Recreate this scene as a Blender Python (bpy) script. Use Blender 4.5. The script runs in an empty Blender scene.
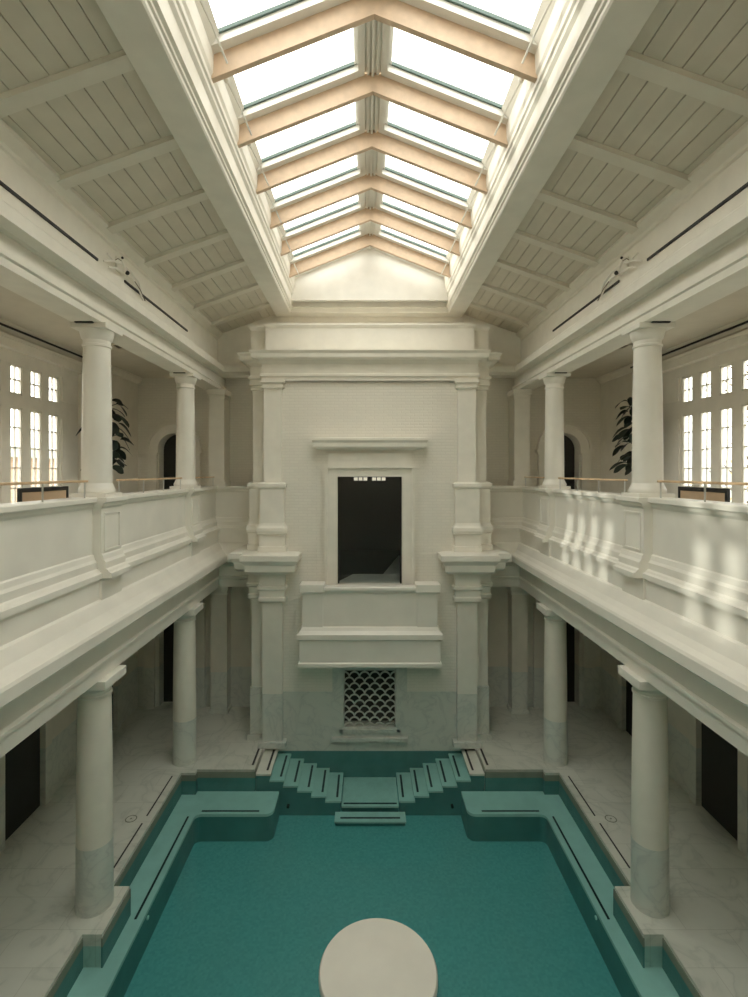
import bpy, bmesh, math, random
from mathutils import Vector
R = random.Random(7)
PI = math.pi
col = bpy.context.scene.collection
sc = bpy.context.scene

# ---------------------------------------------------------------- camera
CAMX, CAMZ, F = -0.11, 7.0, 510.0
cd = bpy.data.cameras.new('camera'); cam = bpy.data.objects.new('camera', cd); col.objects.link(cam)
cam.location = (CAMX, 0, CAMZ); cam.rotation_euler = (PI/2, 0, 0)
cd.sensor_fit = 'VERTICAL'; cd.sensor_height = 36.0; cd.lens = 36.0*F/997.0
cd.shift_x = (374-365.5)/997.0; cd.shift_y = -(498.5-472)/997.0
cd.clip_start = 0.05; cd.clip_end = 300
sc.camera = cam

# ---------------------------------------------------------------- world, sun, exposure
EXPOSURE = 1.02
W = bpy.data.worlds.new('sky'); sc.world = W; W.use_nodes = True
nt = W.node_tree; nt.nodes.clear()
out = nt.nodes.new('ShaderNodeOutputWorld'); bg = nt.nodes.new('ShaderNodeBackground')
tc = nt.nodes.new('ShaderNodeTexCoord'); sp = nt.nodes.new('ShaderNodeSeparateXYZ'); rp = nt.nodes.new('ShaderNodeValToRGB')
nt.links.new(tc.outputs['Generated'], sp.inputs[0]); nt.links.new(sp.outputs['Z'], rp.inputs[0])
rp.color_ramp.elements[0].position = 0.0; rp.color_ramp.elements[0].color = (.28, .28, .25, 1)
rp.color_ramp.elements[1].position = 0.08; rp.color_ramp.elements[1].color = (1, .968, .91, 1)
nt.links.new(rp.outputs[0], bg.inputs[0]); bg.inputs[1].default_value = 3.0
nt.links.new(bg.outputs[0], out.inputs[0])

sl = bpy.data.lights.new('sun', 'SUN'); sl.energy = 1.1; sl.angle = math.radians(1.2); sl.color = (1, .95, .85)
so = bpy.data.objects.new('sun', sl); col.objects.link(so)
sd = Vector((1.0, 0.0, -0.19)).normalized()          # low sun from the left-hand windows
so.rotation_euler = sd.to_track_quat('-Z', 'Y').to_euler(); so.location = (-20, 5, 12)

def portal(name, loc, rot, sx, sy):
    l = bpy.data.lights.new(name, 'AREA'); l.shape = 'RECTANGLE'; l.size = sx; l.size_y = sy; l.cycles.is_portal = True
    o = bpy.data.objects.new(name, l); o.location = loc; o.rotation_euler = rot; col.objects.link(o)
portal('skylight_portal', (0, 5.5, 13.2), (0, 0, 0), 4.2, 17.4)
for s in (-1, 1):
    for yc in (10.35, 5.95):
        portal('window_portal', (s*7.35, yc, 7.5), (0, s*PI/2, 0), 3.4, 2.6)

sc.view_settings.view_transform = 'Standard'; sc.view_settings.look = 'None'
sc.view_settings.exposure = EXPOSURE; sc.view_settings.gamma = 1.0; sc.view_settings.use_curve_mapping = False
sc.cycles.max_bounces = 12; sc.cycles.diffuse_bounces = 8; sc.cycles.glossy_bounces = 4
sc.cycles.transparent_max_bounces = 12; sc.cycles.transmission_bounces = 4
sc.cycles.use_denoising = True; sc.cycles.caustics_reflective = False; sc.cycles.caustics_refractive = False
sc.cycles.sample_clamp_indirect = 8.0

# ---------------------------------------------------------------- materials
def mat(name, color, rough=.6, metal=0, noise=.04, nscale=3.0, bump=0, bscale=20, spec=.5, emit=None):
    m = bpy.data.materials.new(name); m.use_nodes = True
    n, l = m.node_tree.nodes, m.node_tree.links
    b = n['Principled BSDF']; b.inputs['Roughness'].default_value = rough; b.inputs['Metallic'].default_value = metal
    b.inputs['Specular IOR Level'].default_value = spec
    g = n.new('ShaderNodeNewGeometry')
    t = n.new('ShaderNodeTexNoise'); t.inputs['Scale'].default_value = nscale; t.inputs['Detail'].default_value = 5
    l.new(g.outputs['Position'], t.inputs['Vector'])
    r = n.new('ShaderNodeValToRGB'); l.new(t.outputs['Fac'], r.inputs[0])
    r.color_ramp.elements[0].position = .3; r.color_ramp.elements[1].position = .7
    r.color_ramp.elements[0].color = [c*(1-noise) for c in color]+[1]; r.color_ramp.elements[1].color = [min(1, c*(1+noise)) for c in color]+[1]
    l.new(r.outputs[0], b.inputs['Base Color'])
    if bump:
        t2 = n.new('ShaderNodeTexNoise'); t2.inputs['Scale'].default_value = bscale; l.new(g.outputs['Position'], t2.inputs['Vector'])
        bp = n.new('ShaderNodeBump'); bp.inputs['Strength'].default_value = bump; bp.inputs['Distance'].default_value = .02
        l.new(t2.outputs['Fac'], bp.inputs['Height']); l.new(bp.outputs[0], b.inputs['Normal'])
    if emit:
        b.inputs['Emission Color'].default_value = emit[:3]+(1,); b.inputs['Emission Strength'].default_value = emit[3]
    m['ramp'] = r.name
    return m

def marble_nodes(m, base, vein, scale=1.3):
    n, l = m.node_tree.nodes, m.node_tree.links
    g = n.new('ShaderNodeNewGeometry')
    t = n.new('ShaderNodeTexNoise'); t.inputs['Scale'].default_value = scale; t.inputs['Detail'].default_value = 9; t.inputs['Distortion'].default_value = 1.6
    l.new(g.outputs['Position'], t.inputs['Vector'])
    r = n.new('ShaderNodeValToRGB'); e = r.color_ramp.elements
    e[0].position = .40; e[0].color = list(base)+[1]; e[1].position = .60; e[1].color = list(base)+[1]
    x = e.new(.50); x.color = list(vein)+[1]; x = e.new(.47); x.color = [(a*2+b)/3 for a, b in zip(base, vein)]+[1]
    x = e.new(.53); x.color = [(a*3+b)/4 for a, b in zip(base, vein)]+[1]
    l.new(t.outputs['Fac'], r.inputs[0])
    return r.outputs[0], g

CREAM = (.80, .766, .685)
M = {}
M['plaster'] = mat('plaster', CREAM, .6)
M['ceiling'] = mat('ceiling_shaded', (.67, .62, .525), .65)  # darker than the plaster: shade of the down-facing ceiling put into the colour
M['stone'] = mat('smooth_stone', (.80, .772, .70), .32, noise=.05, nscale=1.4)
M['rib'] = mat('rib_pale_tone', (.73, .69, .60), .6)  # ceiling colour made slightly paler for the ribs
M['bright'] = mat('white_paint', (.84, .82, .77), .5)
M['timber'] = mat('pale_timber', (.64, .475, .335), .5, noise=.08, nscale=8)
M['railwood'] = mat('oak_rail', (.62, .43, .26), .4, noise=.15, nscale=9)
M['black'] = mat('black_metal', (.012, .012, .012), .5)
M['dark'] = mat('dark_lining', (.03, .03, .026), .9)  # near-black; also stands for the lack of light in the inner room
M['gap'] = mat('joint_shadow_backing', (.17, .14, .10), .9)
M['steel'] = mat('steel', (.6, .6, .58), .35, metal=1)
M['leaf'] = mat('dark_leaf', (.012, .022, .014), .45, noise=.3)
M['bark'] = mat('bark', (.10, .07, .05), .9, noise=.3)
M['pot'] = mat('clay_pot', (.35, .33, .29), .8)
M['tan'] = mat('tan_cane', (.62, .46, .31), .7, bump=.4, bscale=120)
M['gasket'] = mat('green_grey_gasket', (.10, .15, .13), .5)
M['lamp'] = mat('lit_lamp', (.9, .85, .75), .5, emit=(1, .88, .72, .35))
M['mosaic'] = mat('mosaic', (.2, .45, .42), .5)
M['tile'] = mat('dark_pool_tile', (.13, .25, .235), .5, noise=.1)
M['tread'] = mat('pool_stone', (.68, .69, .62), .5, noise=.06)
M['poolwall'] = mat('pool_wall_stone', (.22, .24, .19), .6, noise=.1)
M['winpaint'] = mat('window_paint', (.84, .81, .74), .5)
M['brickhouse'] = mat('house_brick', (.45, .30, .20), .9)

# painted brick: fine relief only
m = M['brick'] = mat('painted_brick', CREAM, .6, noise=.03)
n, l = m.node_tree.nodes, m.node_tree.links
g = n.new('ShaderNodeNewGeometry'); s_ = n.new('ShaderNodeSeparateXYZ'); c_ = n.new('ShaderNodeCombineXYZ'); a_ = n.new('ShaderNodeMath'); a_.operation = 'ADD'
l.new(g.outputs['Position'], s_.inputs[0]); l.new(s_.outputs['X'], a_.inputs[0]); l.new(s_.outputs['Y'], a_.inputs[1])
l.new(a_.outputs[0], c_.inputs[0]); l.new(s_.outputs['Z'], c_.inputs[1])
br = n.new('ShaderNodeTexBrick'); br.inputs['Scale'].default_value = 1.0
br.inputs['Brick Width'].default_value = .23; br.inputs['Row Height'].default_value = .076; br.inputs['Mortar Size'].default_value = .010; br.inputs['Mortar Smooth'].default_value = .4
br.inputs['Color1'].default_value = (*CREAM, 1); br.inputs['Color2'].default_value = (*[c*.965 for c in CREAM], 1); br.inputs['Mortar'].default_value = (*[c*.93 for c in CREAM], 1)
l.new(c_.outputs[0], br.inputs['Vector']); l.new(br.outputs['Color'], n['Principled BSDF'].inputs['Base Color'])
bp = n.new('ShaderNodeBump'); bp.invert = True; bp.inputs['Strength'].default_value = .3; bp.inputs['Distance'].default_value = .01
l.new(br.outputs['Fac'], bp.inputs['Height']); l.new(bp.outputs[0], n['Principled BSDF'].inputs['Normal'])

# marble (floor paving with joints) and the wainscot that changes to plaster at a set height
def wainscot(name, zcut, upper, rough=.4, brick=False):
    m = mat(name, upper, rough)
    n, l = m.node_tree.nodes, m.node_tree.links
    c, g = marble_nodes(m, (.62, .64, .585), (.52, .545, .51), 1.6)
    s = n.new('ShaderNodeSeparateXYZ'); l.new(g.outputs['Position'], s.inputs[0])
    cmp_ = n.new('ShaderNodeMath'); cmp_.operation = 'GREATER_THAN'; cmp_.inputs[1].default_value = zcut; l.new(s.outputs['Z'], cmp_.inputs[0])
    mx = n.new('ShaderNodeMix'); mx.data_type = 'RGBA'
    l.new(cmp_.outputs[0], mx.inputs[0]); l.new(c, mx.inputs[6])
    if brick:
        bsrc = M['brick']
        cc = n.new('ShaderNodeCombineXYZ'); l.new(s.outputs['X'], cc.inputs[0]); l.new(s.outputs['Z'], cc.inputs[1])
        b2 = n.new('ShaderNodeTexBrick'); b2.inputs['Scale'].default_value = 1.0
        b2.inputs['Brick Width'].default_value = .23; b2.inputs['Row Height'].default_value = .076; b2.inputs['Mortar Size'].default_value = .010; b2.inputs['Mortar Smooth'].default_value = .4
        b2.inputs['Color1'].default_value = (*upper, 1); b2.inputs['Color2'].default_value = (*[q*.965 for q in upper], 1); b2.inputs['Mortar'].default_value = (*[q*.93 for q in upper], 1)
        l.new(cc.outputs[0], b2.inputs['Vector']); l.new(b2.outputs['Color'], mx.inputs[7])
        mu = n.new('ShaderNodeMath'); mu.operation = 'MULTIPLY'; l.new(b2.outputs['Fac'], mu.inputs[0]); l.new(cmp_.outputs[0], mu.inputs[1])
        bp = n.new('ShaderNodeBump'); bp.invert = True; bp.inputs['Strength'].default_value = .3; bp.inputs['Distance'].default_value = .01
        l.new(mu.outputs[0], bp.inputs['Height']); l.new(bp.outputs[0], n['Principled BSDF'].inputs['Normal'])
    else:
        l.new(n[m['ramp']].outputs[0], mx.inputs[7])
    l.new(mx.outputs[2], n['Principled BSDF'].inputs['Base Color'])
    return m
M['wallmarble'] = wainscot('plaster_over_marble', 1.2, (.70, .66, .57))
M['colmarble'] = wainscot('stone_over_marble', 1.05, (.76, .72, .63))
M['pilmarble'] = wainscot('stone_over_marble_tall', 1.34, (.76, .73, .65))
M['blockwall'] = wainscot('brick_over_marble', 1.34, CREAM, brick=True)
m = M['marble'] = mat('grey_marble', (.5, .5, .5), .35)
c, g = marble_nodes(m, (.62, .64, .585), (.52, .545, .51), 1.6); m.node_tree.links.new(c, m.node_tree.nodes['Principled BSDF'].inputs['Base Color'])
m = M['deck'] = mat('marble_paving', (.5, .5, .5), .33)
n, l = m.node_tree.nodes, m.node_tree.links
c, g = marble_nodes(m, (.64, .65, .58), (.53, .55, .49), .9)
br = n.new('ShaderNodeTexBrick'); br.inputs['Scale'].default_value = 1.0; br.offset = .5
br.inputs['Brick Width'].default_value = 1.2; br.inputs['Row Height'].default_value = .6; br.inputs['Mortar Size'].default_value = .004
br.inputs['Color1'].default_value = (1, 1, 1, 1); br.inputs['Color2'].default_value = (.93, .93, .93, 1); br.inputs['Mortar'].default_value = (.72, .72, .7, 1)
l.new(g.outputs['Position'], br.inputs['Vector'])
mx = n.new('ShaderNodeMix'); mx.data_type = 'RGBA'; mx.blend_type = 'MULTIPLY'; mx.inputs[0].default_value = 1
l.new(c, mx.inputs[6]); l.new(br.outputs['Color'], mx.inputs[7]); l.new(mx.outputs[2], n['Principled BSDF'].inputs['Base Color'])

# pool mosaic
m = M['mosaic']; n, l = m.node_tree.nodes, m.node_tree.links
g = n.new('ShaderNodeNewGeometry')
vo = n.new('ShaderNodeTexVoronoi'); vo.inputs['Scale'].default_value = 22; vo.inputs['Randomness'].default_value = .3; l.new(g.outputs['Position'], vo.inputs['Vector'])
rr = n.new('ShaderNodeValToRGB'); rr.color_ramp.elements[0].color = (.15, .36, .345, 1); rr.color_ramp.elements[1].color = (.20, .445, .425, 1)
l.new(vo.outputs['Color'], rr.inputs[0]); l.new(rr.outputs[0], n['Principled BSDF'].inputs['Base Color'])

# house brick outside
m = M['brickhouse']; n, l = m.node_tree.nodes, m.node_tree.links
g = n.new('ShaderNodeNewGeometry'); s_ = n.new('ShaderNodeSeparateXYZ'); c_ = n.new('ShaderNodeCombineXYZ')
l.new(g.outputs['Position'], s_.inputs[0]); l.new(s_.outputs['Y'], c_.inputs[0]); l.new(s_.outputs['Z'], c_.inputs[1])
br = n.new('ShaderNodeTexBrick'); br.inputs['Scale'].default_value = 3.0
br.inputs['Color1'].default_value = (.50, .33, .22, 1); br.inputs['Color2'].default_value = (.40, .26, .17, 1); br.inputs['Mortar'].default_value = (.5, .45, .4, 1)
l.new(c_.outputs[0], br.inputs['Vector']); l.new(br.outputs['Color'], n['Principled BSDF'].inputs['Base Color'])

def clear(name, tint, ior, rough, wave=0):
    m = bpy.data.materials.new(name); m.use_nodes = True
    n, l = m.node_tree.nodes, m.node_tree.links; n.clear()
    o = n.new('ShaderNodeOutputMaterial'); t = n.new('ShaderNodeBsdfTransparent'); t.inputs[0].default_value = (*tint, 1)
    g = n.new('ShaderNodeBsdfGlossy'); g.inputs['Roughness'].default_value = rough
    lw = n.new('ShaderNodeLayerWeight'); lw.inputs['Blend'].default_value = .5
    pw = n.new('ShaderNodeMath'); pw.operation = 'POWER'; pw.inputs[1].default_value = 5.0; l.new(lw.outputs['Facing'], pw.inputs[0])
    f = n.new('ShaderNodeMath'); f.operation = 'MULTIPLY_ADD'; f0 = ((ior-1)/(ior+1))**2; f.inputs[1].default_value = 1-f0; f.inputs[2].default_value = f0; l.new(pw.outputs[0], f.inputs[0])
    x = n.new('ShaderNodeMixShader'); l.new(f.outputs[0], x.inputs[0]); l.new(t.outputs[0], x.inputs[1]); l.new(g.outputs[0], x.inputs[2]); l.new(x.outputs[0], o.inputs[0])
    if wave:
        ge = n.new('ShaderNodeNewGeometry'); no = n.new('ShaderNodeTexNoise'); no.inputs['Scale'].default_value = 2.5; no.inputs['Detail'].default_value = 3
        l.new(ge.outputs['Position'], no.inputs['Vector'])
        b = n.new('ShaderNodeBump'); b.inputs['Strength'].default_value = wave; b.inputs['Distance'].default_value = .05
        l.new(no.outputs['Fac'], b.inputs['Height']); l.new(b.outputs[0], g.inputs['Normal'])
    return m
M['glass'] = clear('window_glass', (.93, .95, .94), 1.45, .0)
M['water'] = clear('pool_water', (.62, .88, .90), 1.33, .02, .12)

# ---------------------------------------------------------------- mesh builder
class MB:
    def __init__(s, sx=1): s.v = []; s.f = []; s.sx = sx
    def add(s, vs, fs):
        b = len(s.v); s.v += [(x*s.sx, y, z) for x, y, z in vs]; s.f += [tuple(i+b for i in f) for f in fs]; return s
    def box(s, x0, x1, y0, y1, z0, z1):
        x0, x1 = min(x0, x1), max(x0, x1); y0, y1 = min(y0, y1), max(y0, y1); z0, z1 = min(z0, z1), max(z0, z1)
        vs = [(x, y, z) for z in (z0, z1) for x, y in ((x0, y0), (x1, y0), (x1, y1), (x0, y1))]
        return s.add(vs, [(0, 3, 2, 1), (4, 5, 6, 7), (0, 1, 5, 4), (1, 2, 6, 5), (2, 3, 7, 6), (3, 0, 4, 7)])
    def prism(s, poly, a, b, axis):
        n = len(poly)
        def P(p, t):
            return (t, p[0], p[1]) if axis == 'x' else (p[0], t, p[1]) if axis == 'y' else (p[0], p[1], t)
        vs = [P(p, a) for p in poly]+[P(p, b) for p in poly]
        return s.add(vs, [tuple(range(n-1, -1, -1)), tuple(range(n, 2*n))]+[(i, (i+1) % n, n+(i+1) % n, n+i) for i in range(n)])
    def sweep(s, prof, path, closed=False):
        """prof: closed polygon of (d, z); d is measured to the right of the path"""
        n = len(path); k = len(prof); rows = []
        for i, p in enumerate(path):
            def nrm(a, b):
                dx, dy = b[0]-a[0], b[1]-a[1]; L = math.hypot(dx, dy); return (dy/L, -dx/L)
            if closed or 0 < i < n-1:
                n1 = nrm(path[i-1], p); n2 = nrm(p, path[(i+1) % n])
                dt = 1+n1[0]*n2[0]+n1[1]*n2[1]; m = ((n1[0]+n2[0])/dt, (n1[1]+n2[1])/dt)
            elif i == 0: m = nrm(p, path[1])
            else: m = nrm(path[i-1], p)
            rows.append([(p[0]+m[0]*d, p[1]+m[1]*d, z) for d, z in prof])
        vs = [q for r in rows for q in r]; fs = []
        for i in range(n if closed else n-1):
            j = (i+1) % n
            for a in range(k):
                b = (a+1) % k; fs.append((i*k+a, j*k+a, j*k+b, i*k+b))
        if not closed: fs += [tuple(range(k-1, -1, -1)), tuple(range((n-1)*k, n*k))]
        return s.add(vs, fs)
    def lathe(s, prof, cx, cy, seg=40):
        """prof: (r, z) from bottom to top"""
        vs = []; k = len(prof)
        for i in range(seg):
            a = 2*PI*i/seg
            vs += [(cx+r*math.cos(a), cy+r*math.sin(a), z) for r, z in prof]
        fs = []
        for i in range(seg):
            j = (i+1) % seg
            fs += [(i*k+a, j*k+a, j*k+a+1, i*k+a+1) for a in range(k-1)]
        fs += [tuple(i*k for i in range(seg-1, -1, -1)), tuple(i*k+k-1 for i in range(seg))]
        return s.add(vs, fs)
    def tube(s, pts, r, seg=8):
        pts = [Vector(p) for p in pts]; rr = r if isinstance(r, (list, tuple)) else [r]*len(pts); vs = []
        for i, p in enumerate(pts):
            d = (pts[min(i+1, len(pts)-1)]-pts[max(i-1, 0)]).normalized()
            u = d.cross(Vector((0, 0, 1)))
            if u.length < 1e-3: u = Vector((1, 0, 0))
            u.normalize(); w = d.cross(u)
            vs += [tuple(p+(u*math.cos(2*PI*j/seg)+w*math.sin(2*PI*j/seg))*rr[i]) for j in range(seg)]
        fs = [(i*seg+j, i*seg+(j+1) % seg, (i+1)*seg+(j+1) % seg, (i+1)*seg+j) for i in range(len(pts)-1) for j in range(seg)]
        fs += [tuple(range(seg-1, -1, -1)), tuple(range((len(pts)-1)*seg, len(pts)*seg))]
        return s.add(vs, fs)
    def ball(s, c, r, sz=1):
        pr = [(max(1e-4, r*math.cos(t)), c[2]+sz*r*math.sin(t)) for t in [(-90+180*i/10)*PI/180 for i in range(11)]]
        return s.lathe(pr, c[0], c[1], 16)
    def build(s, name, m, parent=None, smooth=False, bevel=0):
        me = bpy.data.meshes.new(name); me.from_pydata(s.v, [], s.f)
        bm = bmesh.new(); bm.from_mesh(me); bmesh.ops.recalc_face_normals(bm, faces=bm.faces); bm.to_mesh(me); bm.free()
        me.materials.append(M[m] if isinstance(m, str) else m)
        o = bpy.data.objects.new(name, me); col.objects.link(o)
        if smooth:
            me.shade_smooth(); me.set_sharp_from_angle(angle=math.radians(35))
        if bevel:
            b = o.modifiers.new('bevel', 'BEVEL'); b.width = bevel; b.segments = 2; b.limit_method = 'ANGLE'
        if parent is not None:
            o.parent = parent
            off = Vector((0, 0, 0)); p = parent
            while p is not None: off += p.location; p = p.parent
            o.location = -off
        return o

def tag(o, label=None, cat=None, group=None, kind=None):
    if label: o['label'] = label
    if cat: o['category'] = cat
    if group: o['group'] = group
    if kind: o['kind'] = kind
    return o
def thing(name, label, cat, loc, group=None):
    o = bpy.data.objects.new(name, None); o.empty_display_size = .2; o.location = loc; col.objects.link(o)
    return tag(o, label, cat, group)
def struct(name, mb, m, label=None, cat=None, parent=None, smooth=False):
    o = mb.build(name, m, parent, smooth)
    if parent is None: tag(o, label, cat, None, 'structure')
    return o
def copy_tree(o, parent=None):
    c = o.copy(); col.objects.link(c); c.parent = parent
    for ch in o.children: copy_tree(ch, c)
    return c
def B(sx=1): return MB(sx)
SIDE = {-1: 'left', 1: 'right'}
Y0 = -4.0            # wall behind the viewer
YW = 13.15
YE = 15.2            # end wall of the side bays
COLY = [4.23, 8.34, 12.45]

# ---------------------------------------------------------------- deck floor and pool basin
b = B()
for s in (-1, 1):
    b.box(s*4.4, s*7.25, Y0, 12.0, -1.3, 0)
    b.box(s*2.72, s*7.25, 12.0, YE+.5, -1.3, 0)
    b.box(s*4.07, s*4.4, 11.87, 12.0, -1.3, 0)
    b.box(s*4.10, s*4.4, 7.72, 8.62, -1.3, 0)
    b.box(s*4.10, s*4.4, 3.6, 4.6, -1.3, 0)
tag(struct('floor', b, 'deck'), 'pale marble paving deck around the pool', 'floor')
for nm, mt, z0, z1, lb in (('trim_1', 'poolwall', -.19, -.055, 'darker stone band below the pool coping'), ('wall_pool', 'tile', -1.2, -.19, 'dark teal tiled walls of the pool')):
    b = B()
    for s in (-1, 1):
        b.box(s*4.385, s*4.42, Y0, 11.87, z0, z1); b.box(s*2.70, s*4.05, 11.985, 12.02, z0, z1)
        b.box(s*4.055, s*4.09, 11.86, 12.0, z0, z1); b.box(s*4.055, s*4.39, 11.855, 11.88, z0, z1)
        b.box(s*4.085, s*4.11, 7.71, 8.63, z0, z1); b.box(s*4.085, s*4.39, 8.60, 8.635, z0, z1)
    struct(nm, b, mt, lb, 'pool edge')
b = B(); b.box(-4.4, 4.4, Y0, 13.15, -1.3, -1.1)
struct('wall_pool_end', B().box(-2.68, 2.68, YW-.012, YW-.001, -1.1, -.19), 'tile', 'dark teal tiled end wall of the pool', 'pool edge')
struct('pool_floor', b, 'mosaic', 'teal mosaic bottom of the pool', 'pool floor')
b = B(); b.prism([(-4.385, Y0), (4.385, Y0), (4.385, 11.98), (2.70, 11.98), (2.70, 13.14), (-2.70, 13.14), (-2.70, 11.98), (-4.385, 11.98)], -.181, -.18, 'z')
b = B(); vs = [(-4.385, Y0), (4.385, Y0), (4.385, 11.98), (2.70, 11.98), (2.70, 13.14), (-2.70, 13.14), (-2.70, 11.98), (-4.385, 11.98)]
b.add([(x, y, -.18) for x, y in vs], [tuple(range(8))])
tag(b.build('pool_water', 'water'), 'still teal water filling the pool between the columns', 'water', None, 'stuff')

def rounded_ledge(s):
    # L-shaped underwater bench: along the side and across the far end
    r = .14; pts = [(4.38, 12.0-.02), (4.38, Y0), (3.84, Y0), (3.84, 11.18)]
    pts = [(4.38, 11.98), (4.38, Y0+.01), (3.84, Y0+.01), (3.84, 11.05)]
    for i in range(5):
        a = i/4*PI/2; pts.append((3.71+.13*math.cos(a), 11.05+.13*math.sin(a)))
    for i in range(7):
        a = i/6*PI/2; pts.append((2.14+.18-.18*math.sin(a), 11.18+.18-.18*math.cos(a)))
    pts.append((2.14, 11.98))
    return pts
for s in (-1, 1):
    t = thing('pool_bench', 'underwater stone bench ledge along the %s side of the pool' % SIDE[s], 'pool bench', (s*4.1, 8, -1.1))
    B(s).prism(rounded_ledge(s), -1.1, -.56, 'z').build('riser', 'tile', t)
    B(s).prism(rounded_ledge(s), -.56, -.5, 'z').build('bench_top', 'tread', t)
    B(s).box(3.95, 3.99, 8.55, 11.1, -.5, -.494).build('strip', 'black', t)
    B(s).box(2.46, 3.73, 11.26, 11.30, -.5, -.494).build('strip', 'black', t)
# stairs into the pool
NX = [2.36, 2.04, 1.71, 1.38, 1.05, .70]; NZ = [-.10, -.25, -.38, -.50, -.62, -.74]
for s in (-1, 1):
    t = thing('pool_stairs', 'stone stairs with black strips descending into the water from the %s deck' % SIDE[s], 'stairs', (s*1.7, 12.5, -1.1))
    px = 2.69
    B(s).box(2.78, 2.83, 12.18, 13.04, -.001, .004).build('strip', 'black', t)
    for x, z in zip(NX, NZ):
        so_ = B(s).box(x-.02, px, 11.99, 13.14, z-.04, z).build('step', 'tread', t)
        B(s).box(x+.01, px, 12.03, 13.14, -1.1, z-.04).build('riser', 'tile', so_)
        B(s).box(x+.06, x+.11, 12.14, 13.04, z-.001, z+.004).build('strip', 'black', so_)
        px = x+.01
t = thing('pool_landing', 'square submerged stone landing between the two pool stairs', 'pool landing', (0, 12.5, -1.1))
B().box(-.66, .66, 12.05, 13.14, -1.1, -.90).build('riser', 'tile', t); B().box(-.67, .67, 12.0, 13.14, -.90, -.86).build('landing', 'tread', t)
B().box(-.63, .63, 12.07, 12.12, -.861, -.856).build('strip', 'black', t)
t = thing('pool_step', 'wide submerged step with black strip at the front of the landing', 'step', (0, 11.8, -1.1))
B().box(-.80, .80, 11.68, 11.98, -1.1, -1.02).build('riser', 'tile', t); B().box(-.82, .82, 11.64, 11.98, -1.02, -.98).build('step', 'tread', t)
B().box(-.69, .69, 11.74, 11.79, -.981, -.976).build('strip', 'black', t)
# deck slot drains and round drain covers
for s in (-1, 1):
    for (a, c, w) in ((9.01, 10.16, 'nearer'), (10.38, 11.74, 'farther')):
        d = B(s).box(4.545, 4.575, a, c, .0, .004)
        tag(d.build('slot_drain', 'black'), '%s thin black slot drain in the %s pool coping' % (w, SIDE[s]), 'drain', 'slot drains in the deck')
    d = B(s)
    for k in range(24):
        a0, a1 = 2*PI*k/24, 2*PI*(k+1)/24
        ring = [(4.84+r*math.cos(a), 10.29+r*math.sin(a), .004) for r in (.115, .092) for a in (a0, a1)]
        d.add(ring, [(0, 1, 3, 2)])
    t = thing('drain_cover', 'round drain cover in the paving beside the %s slot drains' % SIDE[s], 'drain cover', (s*4.84, 10.29, 0), 'round drain covers')
    d.build('rim', 'marble2' if 'marble2' in M else 'poolwall', t)
    B(s).lathe([(.09, .0), (.09, .006)], 4.84, 10.29, 24).build('lid', 'deck', t)
    B(s).lathe([(.02, .005), (.02, .008)], 4.84, 10.29, 12).build('keyhole', 'poolwall', t)
# pool jets on the stair flanks, lamps in the bench walls
for s in (-1, 1):
    j = B(s); j.tube([(1.93, 12.03, -.86), (1.93, 11.96, -.86)], .035, 12)
    tag(j.build('pool_jet', 'black', smooth=True), 'dark round water jet under the %s pool stairs' % SIDE[s], 'water jet', 'pool jets')
    j = B(s); j.tube([(3.88, 8.72, -.62), (3.82, 8.72, -.62)], .032, 12)
    tag(j.build('pool_lamp', 'bright', smooth=True), 'small white lamp in the side of the %s pool bench' % SIDE[s], 'pool lamp', 'pool lamps')
# round plinth in the pool nearest the viewer
t = thing('stone_plinth', 'round cream stone plinth rising from the pool in front', 'plinth', (.06, 6.85, -1.1))
B().lathe([(.70, -1.1), (.70, .12), (.76, .15), (.80, .20), (.80, .27), (.78, .30)], .06, 6.88, 64).build('plinth', 'stone', t, smooth=True)

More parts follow.
